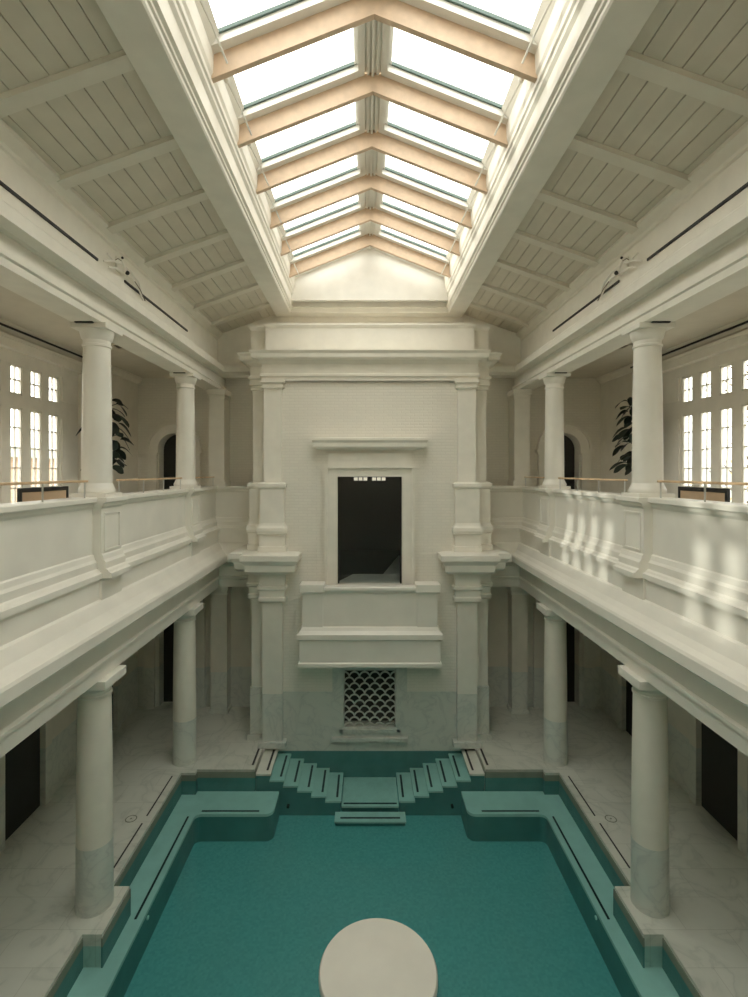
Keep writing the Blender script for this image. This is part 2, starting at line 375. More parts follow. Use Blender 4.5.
# ---------------------------------------------------------------- outer walls with windows (upper) and doors (lower)
UW = [(8.5, 12.2), (4.1, 7.8)]; UZ0, UZ1 = 5.75, 9.35
LD = [(9.5, 10.7), (12.9, 13.8), (4.5, 5.7)]; LZ = 3.0
wn = dn = 0
for s in (-1, 1):
    b = B(s)
    cuts = sorted(UW)
    y = Y0
    for a, c in cuts:
        b.box(6.9, 7.2, y, a, 4.1, 11.2); b.box(6.9, 7.2, a, c, 4.1, UZ0); b.box(6.9, 7.2, a, c, UZ1, 11.2); y = c
    b.box(6.9, 7.2, y, YE, 4.1, 11.2)
    struct('wall_%s' % SIDE[s], b, 'plaster', 'cream outer wall of the %s gallery' % SIDE[s], 'wall')
    b = B(s); y = Y0
    for a, c in sorted(LD):
        b.box(6.9, 7.2, y, a, -.3, 4.1); b.box(6.9, 7.2, a, c, LZ, 4.1); y = c
    b.box(6.9, 7.2, y, YE, -.3, 4.1)
    struct('wall_lower_%s' % SIDE[s], b, 'wallmarble', 'lower side wall with marble wainscot on the %s' % SIDE[s], 'wall')
    for a, c in LD:
        dn += 1
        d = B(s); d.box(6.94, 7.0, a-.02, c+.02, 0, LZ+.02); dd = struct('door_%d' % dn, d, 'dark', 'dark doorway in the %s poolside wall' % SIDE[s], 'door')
        f = B(s); f.box(6.82, 6.90, a-.22, a, 0, LZ+.22); f.box(6.82, 6.90, c, c+.22, 0, LZ+.22); f.box(6.82, 6.90, a, c, LZ, LZ+.22)
        f.build('door_frame', 'wallmarble', dd)
    # windows: boarded frame with four lights, transoms over casements
    for a, c in UW:
        wn += 1
        mid = (a+c)/2; ctr = [mid+k*.6 for k in (-1.5, -.5, .5, 1.5)]; hw = .175
        f = B(s)
        f.box(6.98, 7.08, a, c, 8.28, 8.52); f.box(6.98, 7.08, a, c, UZ0, 5.88); f.box(6.98, 7.08, a, c, 9.12, UZ1)
        edges = [a]+[v for q in ctr for v in (q-hw, q+hw)]+[c]
        for i in range(0, len(edges), 2):
            f.box(6.985, 7.075, edges[i], edges[i+1], 5.88, 9.12)
        wroot = struct('window_%d' % wn, f, 'winpaint', 'tall white multi-pane window in the %s gallery wall' % SIDE[s], 'window')
        t_ = B(s)     # casing proud of the wall, sill, raised side panels
        t_.box(6.80, 6.90, a-.16, a, UZ0-.05, UZ1+.16); t_.box(6.80, 6.90, c, c+.16, UZ0-.05, UZ1+.16); t_.box(6.80, 6.90, a, c, UZ1, UZ1+.16)
        t_.box(6.77, 6.90, a-.2, c+.2, UZ1+.16, UZ1+.22); t_.box(6.78, 6.9, a-.16, c+.16, UZ0-.1, UZ0-.05)
        t_.build('window_frame', 'winpaint', wroot)
        p_ = B(s)
        for (u, v) in ((a+.08, ctr[0]-hw-.1), (ctr[3]+hw+.1, c-.08)):
            for (z0, z1) in ((5.9, 8.2), (8.6, 9.15)): p_.box(6.955, 6.99, u, v, z0, z1)
        p_.build('side_panel', 'winpaint', wroot)
        sb = B(s)
        for q in ctr:
            for z0, z1, nr in ((5.88, 8.28, 6), (8.52, 9.12, 2)):
                sb.box(7.0, 7.06, q-hw, q-hw+.03, z0, z1); sb.box(7.0, 7.06, q+hw-.03, q+hw, z0, z1)
                sb.box(7.0, 7.06, q-hw, q+hw, z0, z0+.04); sb.box(7.0, 7.06, q-hw, q+hw, z1-.04, z1)
                sb.box(7.01, 7.05, q-.012, q+.012, z0, z1)
                for k in range(1, nr): zz = z0+(z1-z0)*k/nr; sb.box(7.01, 7.05, q-hw, q+hw, zz-.012, zz+.012)
        sb.build('glazing_bars', 'winpaint', wroot)
        gl = B(s)
        for q in ctr:
            for z0, z1 in ((5.88, 8.28), (8.52, 9.12)): gl.box(7.028, 7.032, q-hw, q+hw, z0, z1)
        gl.build('glass', 'glass', wroot)

# ---------------------------------------------------------------- end walls of the side bays with arched and square doorways
def door_notch(xa, xb, z0, zs, arch):
    if not arch: return [(xa, z0), (xa, zs), (xb, zs), (xb, z0)]
    c, r = (xa+xb)/2, (xb-xa)/2
    return [(xa, z0)]+[(c-r*math.cos(PI*i/20), zs+r*math.sin(PI*i/20)) for i in range(21)]+[(xb, z0)]
AX0, AX1, AS = 5.30, 6.26, 7.67
for s in (-1, 1):
    b = B(s); b.prism([(3.0, 5.3)]+[(5.2, 5.3)]+[(AX0, 5.3)]+door_notch(AX0, AX1, 5.6, AS, True)+[(AX1, 5.3), (6.9, 5.3), (6.9, 9.9), (3.0, 9.9)], YE, YE+.35, 'y')
    struct('wall_end_%s' % SIDE[s], b, 'brick', 'cream end wall of the %s gallery with arched doorway' % SIDE[s], 'wall')
    b = B(s); b.prism([(3.0, -.3), (AX0, -.3), (AX0, 3.0), (AX1, 3.0), (AX1, -.3), (6.9, -.3), (6.9, 5.3), (3.0, 5.3)], YE, YE+.35, 'y')
    struct('wall_end_lower_%s' % SIDE[s], b, 'wallmarble', 'lower end wall with square doorway on the %s' % SIDE[s], 'wall')
    dn += 1
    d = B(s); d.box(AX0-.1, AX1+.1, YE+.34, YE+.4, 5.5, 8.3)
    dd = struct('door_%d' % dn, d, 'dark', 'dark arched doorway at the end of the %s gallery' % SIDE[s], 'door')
    f = B(s)
    c_, ro, ri = (AX0+AX1)/2, .80, .48
    for k in range(20):
        a0, a1 = PI*k/20, PI*(k+1)/20
        f.prism([(c_+r*math.cos(a), AS+r*math.sin(a)) for r, a in ((ri, a0), (ro, a0), (ro, a1), (ri, a1))], YE-.12, YE, 'y')
        f.prism([(c_+r*math.cos(a), AS+r*math.sin(a)) for r, a in ((ro-.07, a0), (ro, a0), (ro, a1), (ro-.07, a1))], YE-.17, YE-.12, 'y')
    f.build('arch_frame', 'plaster', dd)
    for x0 in (AX0-.32, AX1):
        j = B(s); j.box(x0+.03, x0+.29, YE-.13, YE, 5.6, 7.52); j.box(x0, x0+.32, YE-.17, YE, 5.6, 5.75)
        j.box(x0, x0+.32, YE-.17, YE, 7.52, 7.57); j.box(x0-.04, x0+.36, YE-.21, YE, 7.57, 7.67); j.build('jamb', 'plaster', dd)
    dn += 1
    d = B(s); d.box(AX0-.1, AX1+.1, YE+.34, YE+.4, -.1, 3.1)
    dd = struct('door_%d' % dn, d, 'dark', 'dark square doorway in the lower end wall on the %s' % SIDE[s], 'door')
    j = B(s)
    for x0 in (AX0-.42, AX1+.12): j.box(x0, x0+.30, YE-.10, YE, 0, 3.1)
    j.box(AX0-.34, AX1+.34, YE-.13, YE, 3.1, 3.3); j.build('door_frame', 'wallmarble', dd)
# wall behind the viewer
b = B(); b.box(-6.9, 6.9, Y0-.3, Y0, -1.3, 14)
struct('wall_back', b, 'plaster', 'cream wall at the viewer end of the hall', 'wall')

# ---------------------------------------------------------------- gallery floors, lower ceilings, gallery ceilings
for s in (-1, 1):
    struct('floor_gallery_%s' % SIDE[s], B(s).box(4.66, 6.9, Y0, YE, 5.4, 5.6), 'stone', 'stone floor of the %s gallery' % SIDE[s], 'floor')
    struct('ceiling_lower_%s' % SIDE[s], B(s).box(4.7, 6.9, Y0, YE, 4.1, 4.2), 'ceiling', 'plain ceiling under the %s gallery' % SIDE[s], 'ceiling')
    b = B(s); b.box(4.72, 6.9, Y0, YE, 9.8, 9.9)
    struct('ceiling_gallery_%s' % SIDE[s], b, 'ceiling', 'plain ceiling of the %s gallery' % SIDE[s], 'ceiling')
    prof = [(0, 9.8), (0, 9.62), (.05, 9.64), (.09, 9.70), (.14, 9.74), (.14, 9.80)]
    b = B(s); 
    b = B(s); b.prism([(6.9-d, z) for d, z in prof], Y0, YE, 'y')
    struct('trim_ceiling_%s' % SIDE[s], b, 'plaster', 'moulding along the %s gallery ceiling' % SIDE[s], 'moulding')
    d = B(s).box(6.74, 6.765, 6.0, 13.2, 9.68, 9.715)
    tag(d.build('air_slot', 'black'), 'long black air slot above the %s gallery windows' % SIDE[s], 'air slot')
    # recessed ceiling vents
    t = thing('ceiling_vent', 'small square recessed vent in the %s gallery ceiling' % SIDE[s], 'vent', (s*5.5, 11.3, 9.8))
    v = B(s); v.box(5.30, 5.70, 11.1, 11.14, 9.77, 9.8); v.box(5.30, 5.70, 11.46, 11.5, 9.77, 9.8); v.box(5.30, 5.34, 11.1, 11.5, 9.77, 9.8); v.box(5.66, 5.70, 11.1, 11.5, 9.77, 9.8)
    v.build('vent_frame', 'ceiling', t); B(s).box(5.34, 5.66, 11.14, 11.46, 9.785, 9.799).build('vent_grille', 'gap', t)

# ---------------------------------------------------------------- galleries: parapets, lower and upper entablatures
YR = 14.7
def lpath(s): return [(-4.5, Y0), (-4.5, YR), (-3.11, YR)]
LOWENT = [(-.25, 3.74), (.23, 3.74), (.23, 3.95), (.27, 3.97), (.27, 4.02), (.23, 4.05), (.23, 4.33), (.27, 4.36), (.35, 4.38), (.43, 4.44), (.47, 4.50), (.54, 4.51), (.54, 4.66), (.52, 4.70),
          (.44, 4.75), (.36, 4.82), (.30, 4.92), (.26, 4.98), (.21, 5.0), (.21, 5.33), (-.25, 5.33)]
PARA_B = [(-.2, 5.33), (.26, 5.33), (.26, 5.41), (.22, 5.43), (.20, 5.46), (.17, 5.48), (.17, 5.58), (.14, 5.62), (.12, 5.69), (.10, 5.71), (.10, 6.42), (.13, 6.46), (-.16, 6.46), (-.2, 5.6)]
PARA_C = [(-.19, 6.46), (.14, 6.46), (.15, 6.50), (.20, 6.53), (.20, 6.585), (.19, 6.60), (-.22, 6.60), (-.22, 6.5)]
UPENT = [(-.25, 9.37), (.22, 9.37), (.22, 9.47), (.25, 9.49), (.25, 9.54), (.20, 9.56), (.20, 9.76), (-.25, 9.76)]
UPCORN = [(-.25, 9.76), (.24, 9.76), (.26, 9.78), (.44, 9.79), (.44, 9.95), (.41, 9.985), (.36, 10.0), (.34, 10.03), (.28, 10.06), (.19, 10.09), (-.25, 10.09)]
UPWALL = [(-.25, 10.09), (.19, 10.09), (.19, 10.72), (.22, 10.74), (.22, 10.79), (.29, 10.84), (.34, 10.88), (.34, 10.93), (-.25, 10.93)]
tn = 1
for s in (-1, 1):
    k = -s  # paths are drawn for the left side and mirrored
    tn += 1
    struct('trim_%d' % tn, B(k).sweep(LOWENT, lpath(s)), 'stone', 'stone entablature and sloping ledge under the %s gallery' % SIDE[s], 'entablature')
    t = thing('gallery_parapet', 'long pale stone parapet fronting the %s gallery' % SIDE[s], 'parapet', (s*4.5, 8, 5.33))
    B(k).sweep(PARA_B, lpath(s)).build('parapet_wall', 'stone', t)
    B(k).sweep(PARA_C, lpath(s)).build('coping', 'stone', t)
    for yc in COLY:
        h = .33; e = .14
        pr = [(d+e if d > 0 else d, z) for d, z in PARA_B]
        pb = B(s); pb.prism([(4.5-d, z) for d, z in pr], yc-h, yc+h, 'y')
        pb.box(4.5-.25, 4.5-.1, yc-h, yc+h, 4.97, 5.34)
        pi = pb.build('pier', 'stone', t)
        B(s).prism([(4.5-(d+e if d > 0 else d), z+.001) for d, z in PARA_C], yc-h-.04, yc+h+.04, 'y').build('pier_coping', 'stone', pi)
        fr = B(s); xf = 4.5-.10-e
        fr.box(xf-.018, xf+.01, yc-.26, yc+.26, 6.33, 6.36); fr.box(xf-.018, xf+.01, yc-.26, yc+.26, 5.74, 5.77)
        fr.box(xf-.018, xf+.01, yc-.26, yc-.23, 5.77, 6.33); fr.box(xf-.018, xf+.01, yc+.23, yc+.26, 5.77, 6.33)
        fr.build('panel_frame', 'stone', pi)
    tn += 1
    struct('trim_%d' % tn, B(k).sweep(UPENT, [(-4.5, Y0), (-4.5, YE-.01)]).sweep(UPCORN, lpath(s)), 'plaster', 'white cornice and beam above the %s gallery columns' % SIDE[s], 'entablature')
    struct('wall_upper_%s' % SIDE[s], B(k).sweep(UPWALL, [(-4.5, Y0), (-4.5, 14.64)]), 'plaster', 'cream frieze wall above the %s cornice' % SIDE[s], 'wall')
    # black linear slots low on the frieze
    for (a, c, w) in ((5.6, 7.98, 'nearer'), (8.87, 12.0, 'farther')):
        d = B(s).box(4.290, 4.33, a, c, 10.30, 10.34)
        tag(d.build('air_slot', 'black'), '%s black linear air slot in the frieze above the %s cornice' % (w, SIDE[s]), 'air slot', 'black slots in the friezes')

# ---------------------------------------------------------------- columns
def lower_column(s):
    t = thing('column', 'lower', 'column', (s*4.5, 0, 0))
    B(s).lathe([(.278, 0), (.278, .02), (.275, .35), (.272, 1.05)], 4.5, 0, 48).build('shaft_foot', 'colmarble', t, smooth=True)
    B(s).lathe([(.272, 1.05), (.268, 1.6), (.258, 2.6), (.245, 3.40)], 4.5, 0, 48).build('shaft', 'colmarble', t, smooth=True)
    B(s).lathe([(.245, 3.40), (.262, 3.41), (.262, 3.44), (.245, 3.45), (.248, 3.50), (.275, 3.53), (.315, 3.57), (.33, 3.60)], 4.5, 0, 48).build('capital', 'stone', t, smooth=True)
    B(s).box(4.5-.35, 4.5+.35, -.35, .35, 3.60, 3.74).build('abacus', 'stone', t, bevel=.008)
    return t
def upper_column(s):
    t = thing('column', 'upper', 'column', (s*4.5, 0, 6.6))
    b = B(s); b.box(4.5-.285, 4.5+.285, -.285, .285, 6.6, 6.66); b.build('plinth', 'stone', t)
    B(s).lathe([(.27, 6.66), (.28, 6.69), (.27, 6.73), (.26, 6.745), (.245, 6.78), (.228, 6.82)], 4.5, 0, 48).build('base', 'stone', t, smooth=True)
    B(s).lathe([(.228, 6.82), (.226, 7.3), (.218, 8.2), (.203, 9.02)], 4.5, 0, 48).build('shaft', 'stone', t, smooth=True)
    B(s).lathe([(.203, 9.02), (.222, 9.03), (.222, 9.06), (.203, 9.07), (.206, 9.13), (.23, 9.16), (.25, 9.23), (.262, 9.29)], 4.5, 0, 48).build('capital', 'stone', t, smooth=True)
    B(s).box(4.5-.285, 4.5+.285, -.285, .285, 9.29, 9.37).build('abacus', 'stone', t, bevel=.006)
    return t
WHERE = {4.23: 'nearest, beside the viewer', 8.34: 'large front', 12.45: 'smaller rear'}
for s in (-1, 1):
    for fn, lev, z in ((lower_column, 'round stone column with marble foot rising from the %s pool deck', 0), (upper_column, 'round stone column standing on the %s gallery parapet', 6.6)):
        proto = fn(s)
        for i, y in enumerate(COLY):
            o = proto if i == 0 else copy_tree(proto)
            o.location = (s*4.5, y-((0, .07, .07)[i] if z == 0 else 0), z)
            pref = ('smooth', 'front', 'rear')[i]
            o['label'] = (('nearest to the viewer, ' if i == 0 else pref+' ')+lev % SIDE[s])
            o['group'] = 'columns along the pool' if z == 0 else 'gallery columns'
    for y in COLY[1:]:
        d = B(s).box(4.40, 4.68, y-.335, y-.29, 9.350, 9.369)  # black bar stands in for the shadow gap over the abacus
        tag(d.build('soffit_shadow_bar', 'black'), 'short black bar for the shadow gap above the %s column of the %s gallery' % ('front' if y < 9 else 'rear', SIDE[s]), 'slot', 'black bars over the columns')
# square corner pilasters at the far end of the side bays
for s in (-1, 1):
    t = thing('corner_pilaster', 'square marble-footed corner pilaster at the far end of the %s pool deck' % SIDE[s], 'pilaster', (s*4.3, YR, 0))
    B(s).box(4.13, 4.60, YR+.08, YE-.01, 0, 3.45).build('shaft', 'wallmarble', t)
    b = B(s); b.box(4.10, 4.63, YR+.05, YE-.01, 3.45, 3.50); b.box(4.08, 4.65, YR+.03, YE-.01, 3.56, 3.74); b.box(4.12, 4.61, YR+.07, YE-.01, 3.50, 3.56); b.build('capital', 'stone', t)
    B(s).box(4.10, 4.63, YR+.05, YE-.01, 0, .12).build('base', 'marble', t)
    t = thing('corner_pilaster', 'square pilaster at the far end of the %s gallery parapet' % SIDE[s], 'pilaster', (s*4.3, YR, 6.6))
    B(s).box(4.16, 4.60, YR-.08, YE-.01, 6.7, 9.12).build('shaft', 'plaster', t)
    b = B(s); b.box(4.13, 4.63, YR-.11, YE-.01, 9.12, 9.16); b.box(4.15, 4.61, YR-.09, YE-.01, 9.16, 9.22); b.box(4.11, 4.65, YR-.13, YE-.01, 9.22, 9.37); b.build('capital', 'plaster', t)
    B(s).box(4.12, 4.64, YR-.12, YE-.01, 6.6, 6.75).build('base', 'plaster', t)

b = B(); b.box(-4.73, 4.73, 14.5, YE+.35, 9.80, 9.90)
struct('ceiling_end', b, 'ceiling', 'flat ceiling over the recesses beside the central wall', 'ceiling')
# ---------------------------------------------------------------- upper end wall, planked ceiling slopes, beams
b = B(); b.prism([(-4.3, 9.80), (4.3, 9.80), (4.3, 11.0), (2.6, 11.6), (-2.6, 11.6), (-4.3, 11.0)], 14.47, 14.6, 'y')
struct('wall_end', b, 'plaster', 'cream wall above the far cornice', 'wall')
def slz(x): return 10.92+(4.22-x)*(11.50-10.92)/(4.22-2.6)
for s in (-1, 1):
    b = B(s); b.prism([(4.7, slz(4.7)+.10), (2.2, slz(2.2)+.10), (2.2, slz(2.2)+.2), (4.7, slz(4.7)+.2)], Y0, 14.6, 'y')
    root = struct('ceiling_%s' % SIDE[s], b, 'gap', 'sloping planked ceiling on the %s' % SIDE[s], 'ceiling')
    pk = B(s); x = 4.30; w = .212
    while x > 2.5:
        a, c = x-.006, x-w+.006
        pk.prism([(a, slz(a)), (c, slz(c)), (c, slz(c)+.11), (a, slz(a)+.11)], Y0, 14.6, 'y'); x -= w
    pk.build('planks', 'ceiling', root)
    ribs = [Y0+1.2+1.0]
    rib0 = None
    for i, y in enumerate([4.15, 5.5, 6.86, 8.15, 9.50, 10.8, 12.15, 13.5]):
        pr = [(4.23, slz(4.23)+.02), (2.55, slz(2.55)+.02), (2.55, slz(2.55)-.065)]
        pr += [(3.98, slz(3.98)-.07), (4.10, slz(4.10)-.075), (4.20, slz(4.20)-.085)]
        if rib0 is None:
            rb = B(s).prism([(p[0]-3.4, p[1]-11.2) for p in pr], -.10, .10, 'y').build('ceiling_rib', 'rib'); rib0 = rb
        else: rb = rib0.copy(); col.objects.link(rb)
        rb.location = (s*3.4, y, 11.2)
        names = ['second nearest', 'nearest', 'first fully visible', 'second', 'third', 'fourth', 'fifth', 'farthest']
        tag(rb, 'white rib across the %s planked ceiling, %s counting towards the end wall' % (SIDE[s], ['out of view', 'cut by the frame', 'first', 'second', 'third', 'fourth', 'fifth', 'sixth'][i]), 'ceiling rib', 'ribs of the planked ceiling')
# ring beam and moulded well around the skylight (viewer-side end at YS)
YS, YG = -3.0, 14.07
BEAM = [(0, 11.38), (0, 11.62), (.3, 11.8), (.72, 12.38), (.62, 12.38), (.60, 12.0), (.575, 11.95), (.575, 11.88), (.55, 11.86), (.55, 11.80), (.51, 11.76), (.51, 11.52), (.47, 11.50), (.47, 11.46), (.445, 11.45), (.445, 11.40), (.425, 11.38)]
b = B(); b.sweep(BEAM, [(-2.62, YS-.4), (-2.62, YG+.42), (2.62, YG+.42), (2.62, YS-.4)], True)
struct('trim_skylight', b, 'plaster', 'broad moulded white beam framing the skylight opening', 'beam')
# end panels of the skylight
for yy, nm in ((YG-.36, 'far'), (YS+.1, 'near')):
    b = B(); b.prism([(-2.1, 11.62), (2.1, 11.62), (2.1, 12.34), (0, 13.20), (-2.1, 12.34)], yy, yy+.1, 'y')
    struct('wall_gable_%s' % nm, b, 'bright', 'white triangular end panel of the skylight', 'wall')

# ---------------------------------------------------------------- skylight: rafters, ridge, roof windows
EX, EZ, RZ = 2.04, 11.93, 12.74
RY = [12.92-1.298*k for k in range(12)]
def rz(x, add=0): return RZ+(EZ-RZ)*abs(x)/EX+add
t = thing('ridge_beam', 'white moulded ridge beam running along the top of the skylight', 'beam', (0, 6, 12.9))
b = B(); b.box(-.12, .12, YS, YG, 13.02, 13.26); b.box(-.09, -.05, YS, YG, 12.98, 13.05); b.box(.05, .09, YS, YG, 12.98, 13.05); b.box(-.02, .02, YS, YG, 12.96, 13.05)
b.build('ridge', 'bright', t)
proto = None
for i, y in enumerate(RY):
    if proto is None:
        proto = thing('timber_rafter', 'x', 'rafter', (0, y, 12.3), 'timber rafters of the skylight')
        for s in (-1, 1):
            B(s).prism([(0, RZ), (EX, EZ), (EX, EZ+.30), (0, RZ+.30)], y-.04, y+.04, 'y').build('rafter_arm', 'timber', proto)
        o = proto
    else:
        o = copy_tree(proto)
    o.location = (0, y, 12.3)
    o['label'] = ('pale timber rafter pair under the skylight, %s from the far gable' % ['first', 'second', 'third', 'fourth', 'fifth', 'sixth', 'seventh', 'eighth', 'ninth', 'tenth', 'eleventh', 'twelfth'][i])
# roof window for one bay, built once per side
def P3(s, u, y, h):
    """u = distance down the slope from the ridge (0..1), h above the rafter tops"""
    x = .12+(EX-.12+.02)*u
    return (s*x, y, rz(x, .29)+h)
def slab(b, s, u0, u1, y0, y1, h0, h1):
    vs = [P3(s, u, y, h) for h in (h0, h1) for u, y in ((u0, y0), (u1, y0), (u1, y1), (u0, y1))]
    b.add(vs, [(0, 3, 2, 1), (4, 5, 6, 7), (0, 1, 5, 4), (1, 2, 6, 5), (2, 3, 7, 6), (3, 0, 4, 7)])
for s in (-1, 1):
    proto = None
    ys = [YG-.36]+RY
    for i in range(len(ys)-1):
        hi, lo = ys[i], ys[i+1]
        y1, y0 = 1.298-.04, .04     # bay from rafter to rafter, relative to lo
        if i == 0: y1 = hi-lo
        if i <= 1:
            t = thing('roof_window', 'x', 'roof window', (0, lo, 12.3), 'roof windows of the skylight')
            yA, yB = lo+y0, lo+y1
            fw = .13
            f = B(); slab(f, s, 0, .05, yA, yB, 0, .18); slab(f, s, .97, 1, yA, yB, 0, .18); slab(f, s, .05, .97, yA, yA+fw, 0, .18); slab(f, s, .05, .97, yB-fw, yB, 0, .18)
            slab(f, s, .05, .08, yA+fw, yB-fw, .10, .18); slab(f, s, .955, .97, yA+fw, yB-fw, .10, .18)
            f.build('window_frame', 'bright', t)
            gk = B(); slab(gk, s, .06, .965, yB-fw-.03, yB-fw-.001, .10, .145); gk.build('gasket', 'gasket', t)
            g_ = B(); slab(g_, s, .05, .97, yA+fw, yB-fw, .15, .155); g_.build('glass', 'glass', t)
            if i == 1:
                ac = B(); x = EX-.12
                ac.tube([(s*x, lo+.22, rz(x, .13)), (s*(x-.10), lo+.55, rz(x, .02)-.02), (s*(x-.16), lo+.95, rz(x, -.10))], .014, 6)
                ac.ball((s*x, lo+.22, rz(x, .13)), .035)
                ac.build('opener_arm', 'winpaint', t); proto = t
        else:
            t = copy_tree(proto); t.location = (0, lo, 12.3)
        t['label'] = ('glazed roof window on the %s slope, %s bay from the far gable' % (SIDE[s], ['first narrow', 'second', 'third', 'fourth', 'fifth', 'sixth', 'seventh', 'eighth', 'ninth', 'tenth', 'eleventh', 'twelfth'][i]))

# ---------------------------------------------------------------- central block

WX, WZ0, WZ1 = .83, 4.10, 6.88
GX, GZ0, GZ1 = .66, .44, 1.90
b = B()
x1 = 2.60
b.box(-x1, -WX, YW, YW+.3, GZ1, 9.35); b.box(WX, x1, YW, YW+.3, GZ1, 9.35)
b.box(-WX, WX, YW, YW+.3, WZ1, 9.35); b.box(-WX, WX, YW, YW+.3, GZ1, WZ0)
b.box(-x1, -GX, YW, YW+.3, -1.2, GZ1); b.box(GX, x1, YW, YW+.3, -1.2, GZ1); b.box(-GX, GX, YW, YW+.3, -1.2, GZ0)
struct('wall_centre', b, 'blockwall', 'white painted brick wall above marble between the pilasters', 'wall')
b = B()
for s in (-1, 1):
    b.box(s*2.60, s*2.96, 13.55, YE, -.2, 9.33)
b.box(-3.08, 3.08, YE, YE+.3, -.2, 4.0); b.box(-3.08, -1.7, YE, YE+.3, 4.0, 9.35); b.box(1.7, 3.08, YE, YE+.3, 4.0, 9.35); b.box(-1.7, 1.7, YE, YE+.3, 7.3, 9.35)
struct('wall_centre_sides', b, 'blockwall', 'brick flanks of the central wall', 'wall')
# room behind the window and grille cavity; lack of light put into near-black colour
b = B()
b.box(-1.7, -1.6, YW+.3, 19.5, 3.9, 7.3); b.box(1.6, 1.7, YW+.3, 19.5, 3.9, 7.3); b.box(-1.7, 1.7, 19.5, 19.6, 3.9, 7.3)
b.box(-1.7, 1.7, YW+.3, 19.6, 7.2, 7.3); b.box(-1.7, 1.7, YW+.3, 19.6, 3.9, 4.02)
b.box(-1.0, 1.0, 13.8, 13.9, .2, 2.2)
struct('wall_inner_room', b, 'dark', 'blackened walls standing for the unlit room behind the window', 'wall')
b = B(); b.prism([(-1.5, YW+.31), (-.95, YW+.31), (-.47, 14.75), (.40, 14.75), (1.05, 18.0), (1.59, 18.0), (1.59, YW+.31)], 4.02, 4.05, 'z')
tag(b.build('floor_deck_reflection', 'marble'), None, None, None, 'structure')  # pale slab shaped as the pool deck's reflection in the window
b = B(); b.prism([(-.47, 14.80), (.36, 14.80), (.98, 17.9), (.90, 17.95), (.28, 14.95), (-.40, 14.95)], 4.02, 4.3, 'z')
# window trim, hood and glass
wn += 1
f = B()
f.box(-1.10, -WX, YW-.10, YW, WZ0-.2, 7.12); f.box(WX, 1.10, YW-.10, YW, WZ0-.2, 7.12); f.box(-WX, WX, YW-.10, YW, WZ1, 7.12)
wroot = struct('window_%d' % wn, f, 'plaster', 'dark window in the centre of the brick wall, stone surround and hood', 'window')
f = B(); f.box(-1.15, -1.08, YW-.16, YW, WZ0-.2, 7.10); f.box(1.08, 1.15, YW-.16, YW, WZ0-.2, 7.10); f.box(-1.16, 1.16, YW-.17, YW, 7.10, 7.17); f.build('outer_moulding', 'plaster', wroot)
f = B(); f.box(-1.07, 1.07, YW-.12, YW, 7.17, 7.48); f.build('hood_frieze', 'plaster', wroot)
f = B(); f.sweep([(-.1, 7.48), (.03, 7.48), (.05, 7.53), (.10, 7.56), (.30, 7.60), (.33, 7.64), (.33, 7.74), (.37, 7.80), (.37, 7.86), (-.1, 7.90)], [(-1.10, YW+.05), (-1.10, YW), (1.10, YW), (1.10, YW+.05)])
f.build('hood', 'plaster', wroot)
B().box(-WX, WX, YW+.16, YW+.165, WZ0, WZ1).build('glass', 'glass', wroot)
f = B(); f.box(-WX, -WX+.04, YW+.12, YW+.2, WZ0, WZ1); f.box(WX-.04, WX, YW+.12, YW+.2, WZ0, WZ1); f.box(-WX, WX, YW+.12, YW+.2, WZ1-.01, WZ1); f.build('sash', 'dark', wroot)
for k, sx in ((-1, 'left'), (1, 'right')):
    t = thing('ceiling_lamp', 'row of three small lit square lamps, %s of the two at the window head' % sx, 'lamp', (k*.24, YW+.3, 6.82), 'lit lamps at the window head')
    B().box(k*.24-.20, k*.24+.20, YW+.27, YW+.31, 6.862, 6.875).build('housing', 'dark', t)
    for j in (-1, 0, 1):
        B().box(k*.24+j*.125-.05, k*.24+j*.125+.05, YW+.24, YW+.28, 6.775, 6.86).build('lamp_square', 'lamp', t)
# fish-scale grille with marble surround
t = thing('wall_grille', 'marble framed fish-scale grille low in the brick wall just above the water', 'grille', (0, YW, GZ0))
g_ = B(); nr = 10; cw = 2*GX/5; rh = (GZ1-GZ0)/nr; rad = cw/2
for j in range(-1, nr+2):
    zc = GZ0+j*rh-.06
    off = 0 if j % 2 == 0 else cw/2
    for i in range(-1, 6):
        xc = -GX+cw/2+i*cw+off
        pts = []
        for q in range(13):
            a = PI*q/12
            pts.append((xc+rad*math.cos(a), zc+rad*1.08*math.sin(a)))
        for q in range(12):
            (xa, za), (xb, zb) = pts[q], pts[q+1]
            if min(xa, xb) < -GX-.001 or max(xa, xb) > GX+.001 or min(za, zb) < GZ0-.02 or max(za, zb) > GZ1+.02: continue
            a = PI*q/12; a2 = PI*(q+1)/12; w_ = .017
            poly = [(xa+w_*math.cos(a), za+w_*math.sin(a)), (xb+w_*math.cos(a2), zb+w_*math.sin(a2)), (xb-w_*math.cos(a2), zb-w_*math.sin(a2)), (xa-w_*math.cos(a), za-w_*math.sin(a))]
            g_.prism(poly, YW+.02, YW+.05, 'y')
g_.build('lattice', 'marble', t)
f = B(); f.box(-.96, -GX, YW-.05, YW, .19, 2.2); f.box(GX, .96, YW-.05, YW, .19, 2.2); f.box(-GX, GX, YW-.05, YW, GZ1, 2.2); f.box(-GX, GX, YW-.05, YW, .19, GZ0)
f.build('surround', 'marble', t)
f = B(); f.box(-.78, -GX-.03, YW-.09, YW-.05, GZ0-.12, 2.05); f.box(GX+.03, .78, YW-.09, YW-.05, GZ0-.12, 2.05); f.box(-.78, .78, YW-.09, YW-.05, GZ0-.13, GZ0-.04); f.build('inner_moulding', 'marble', t)
B().box(-.97, .97, YW-.12, YW, .10, .19).build('sill', 'marble', t)

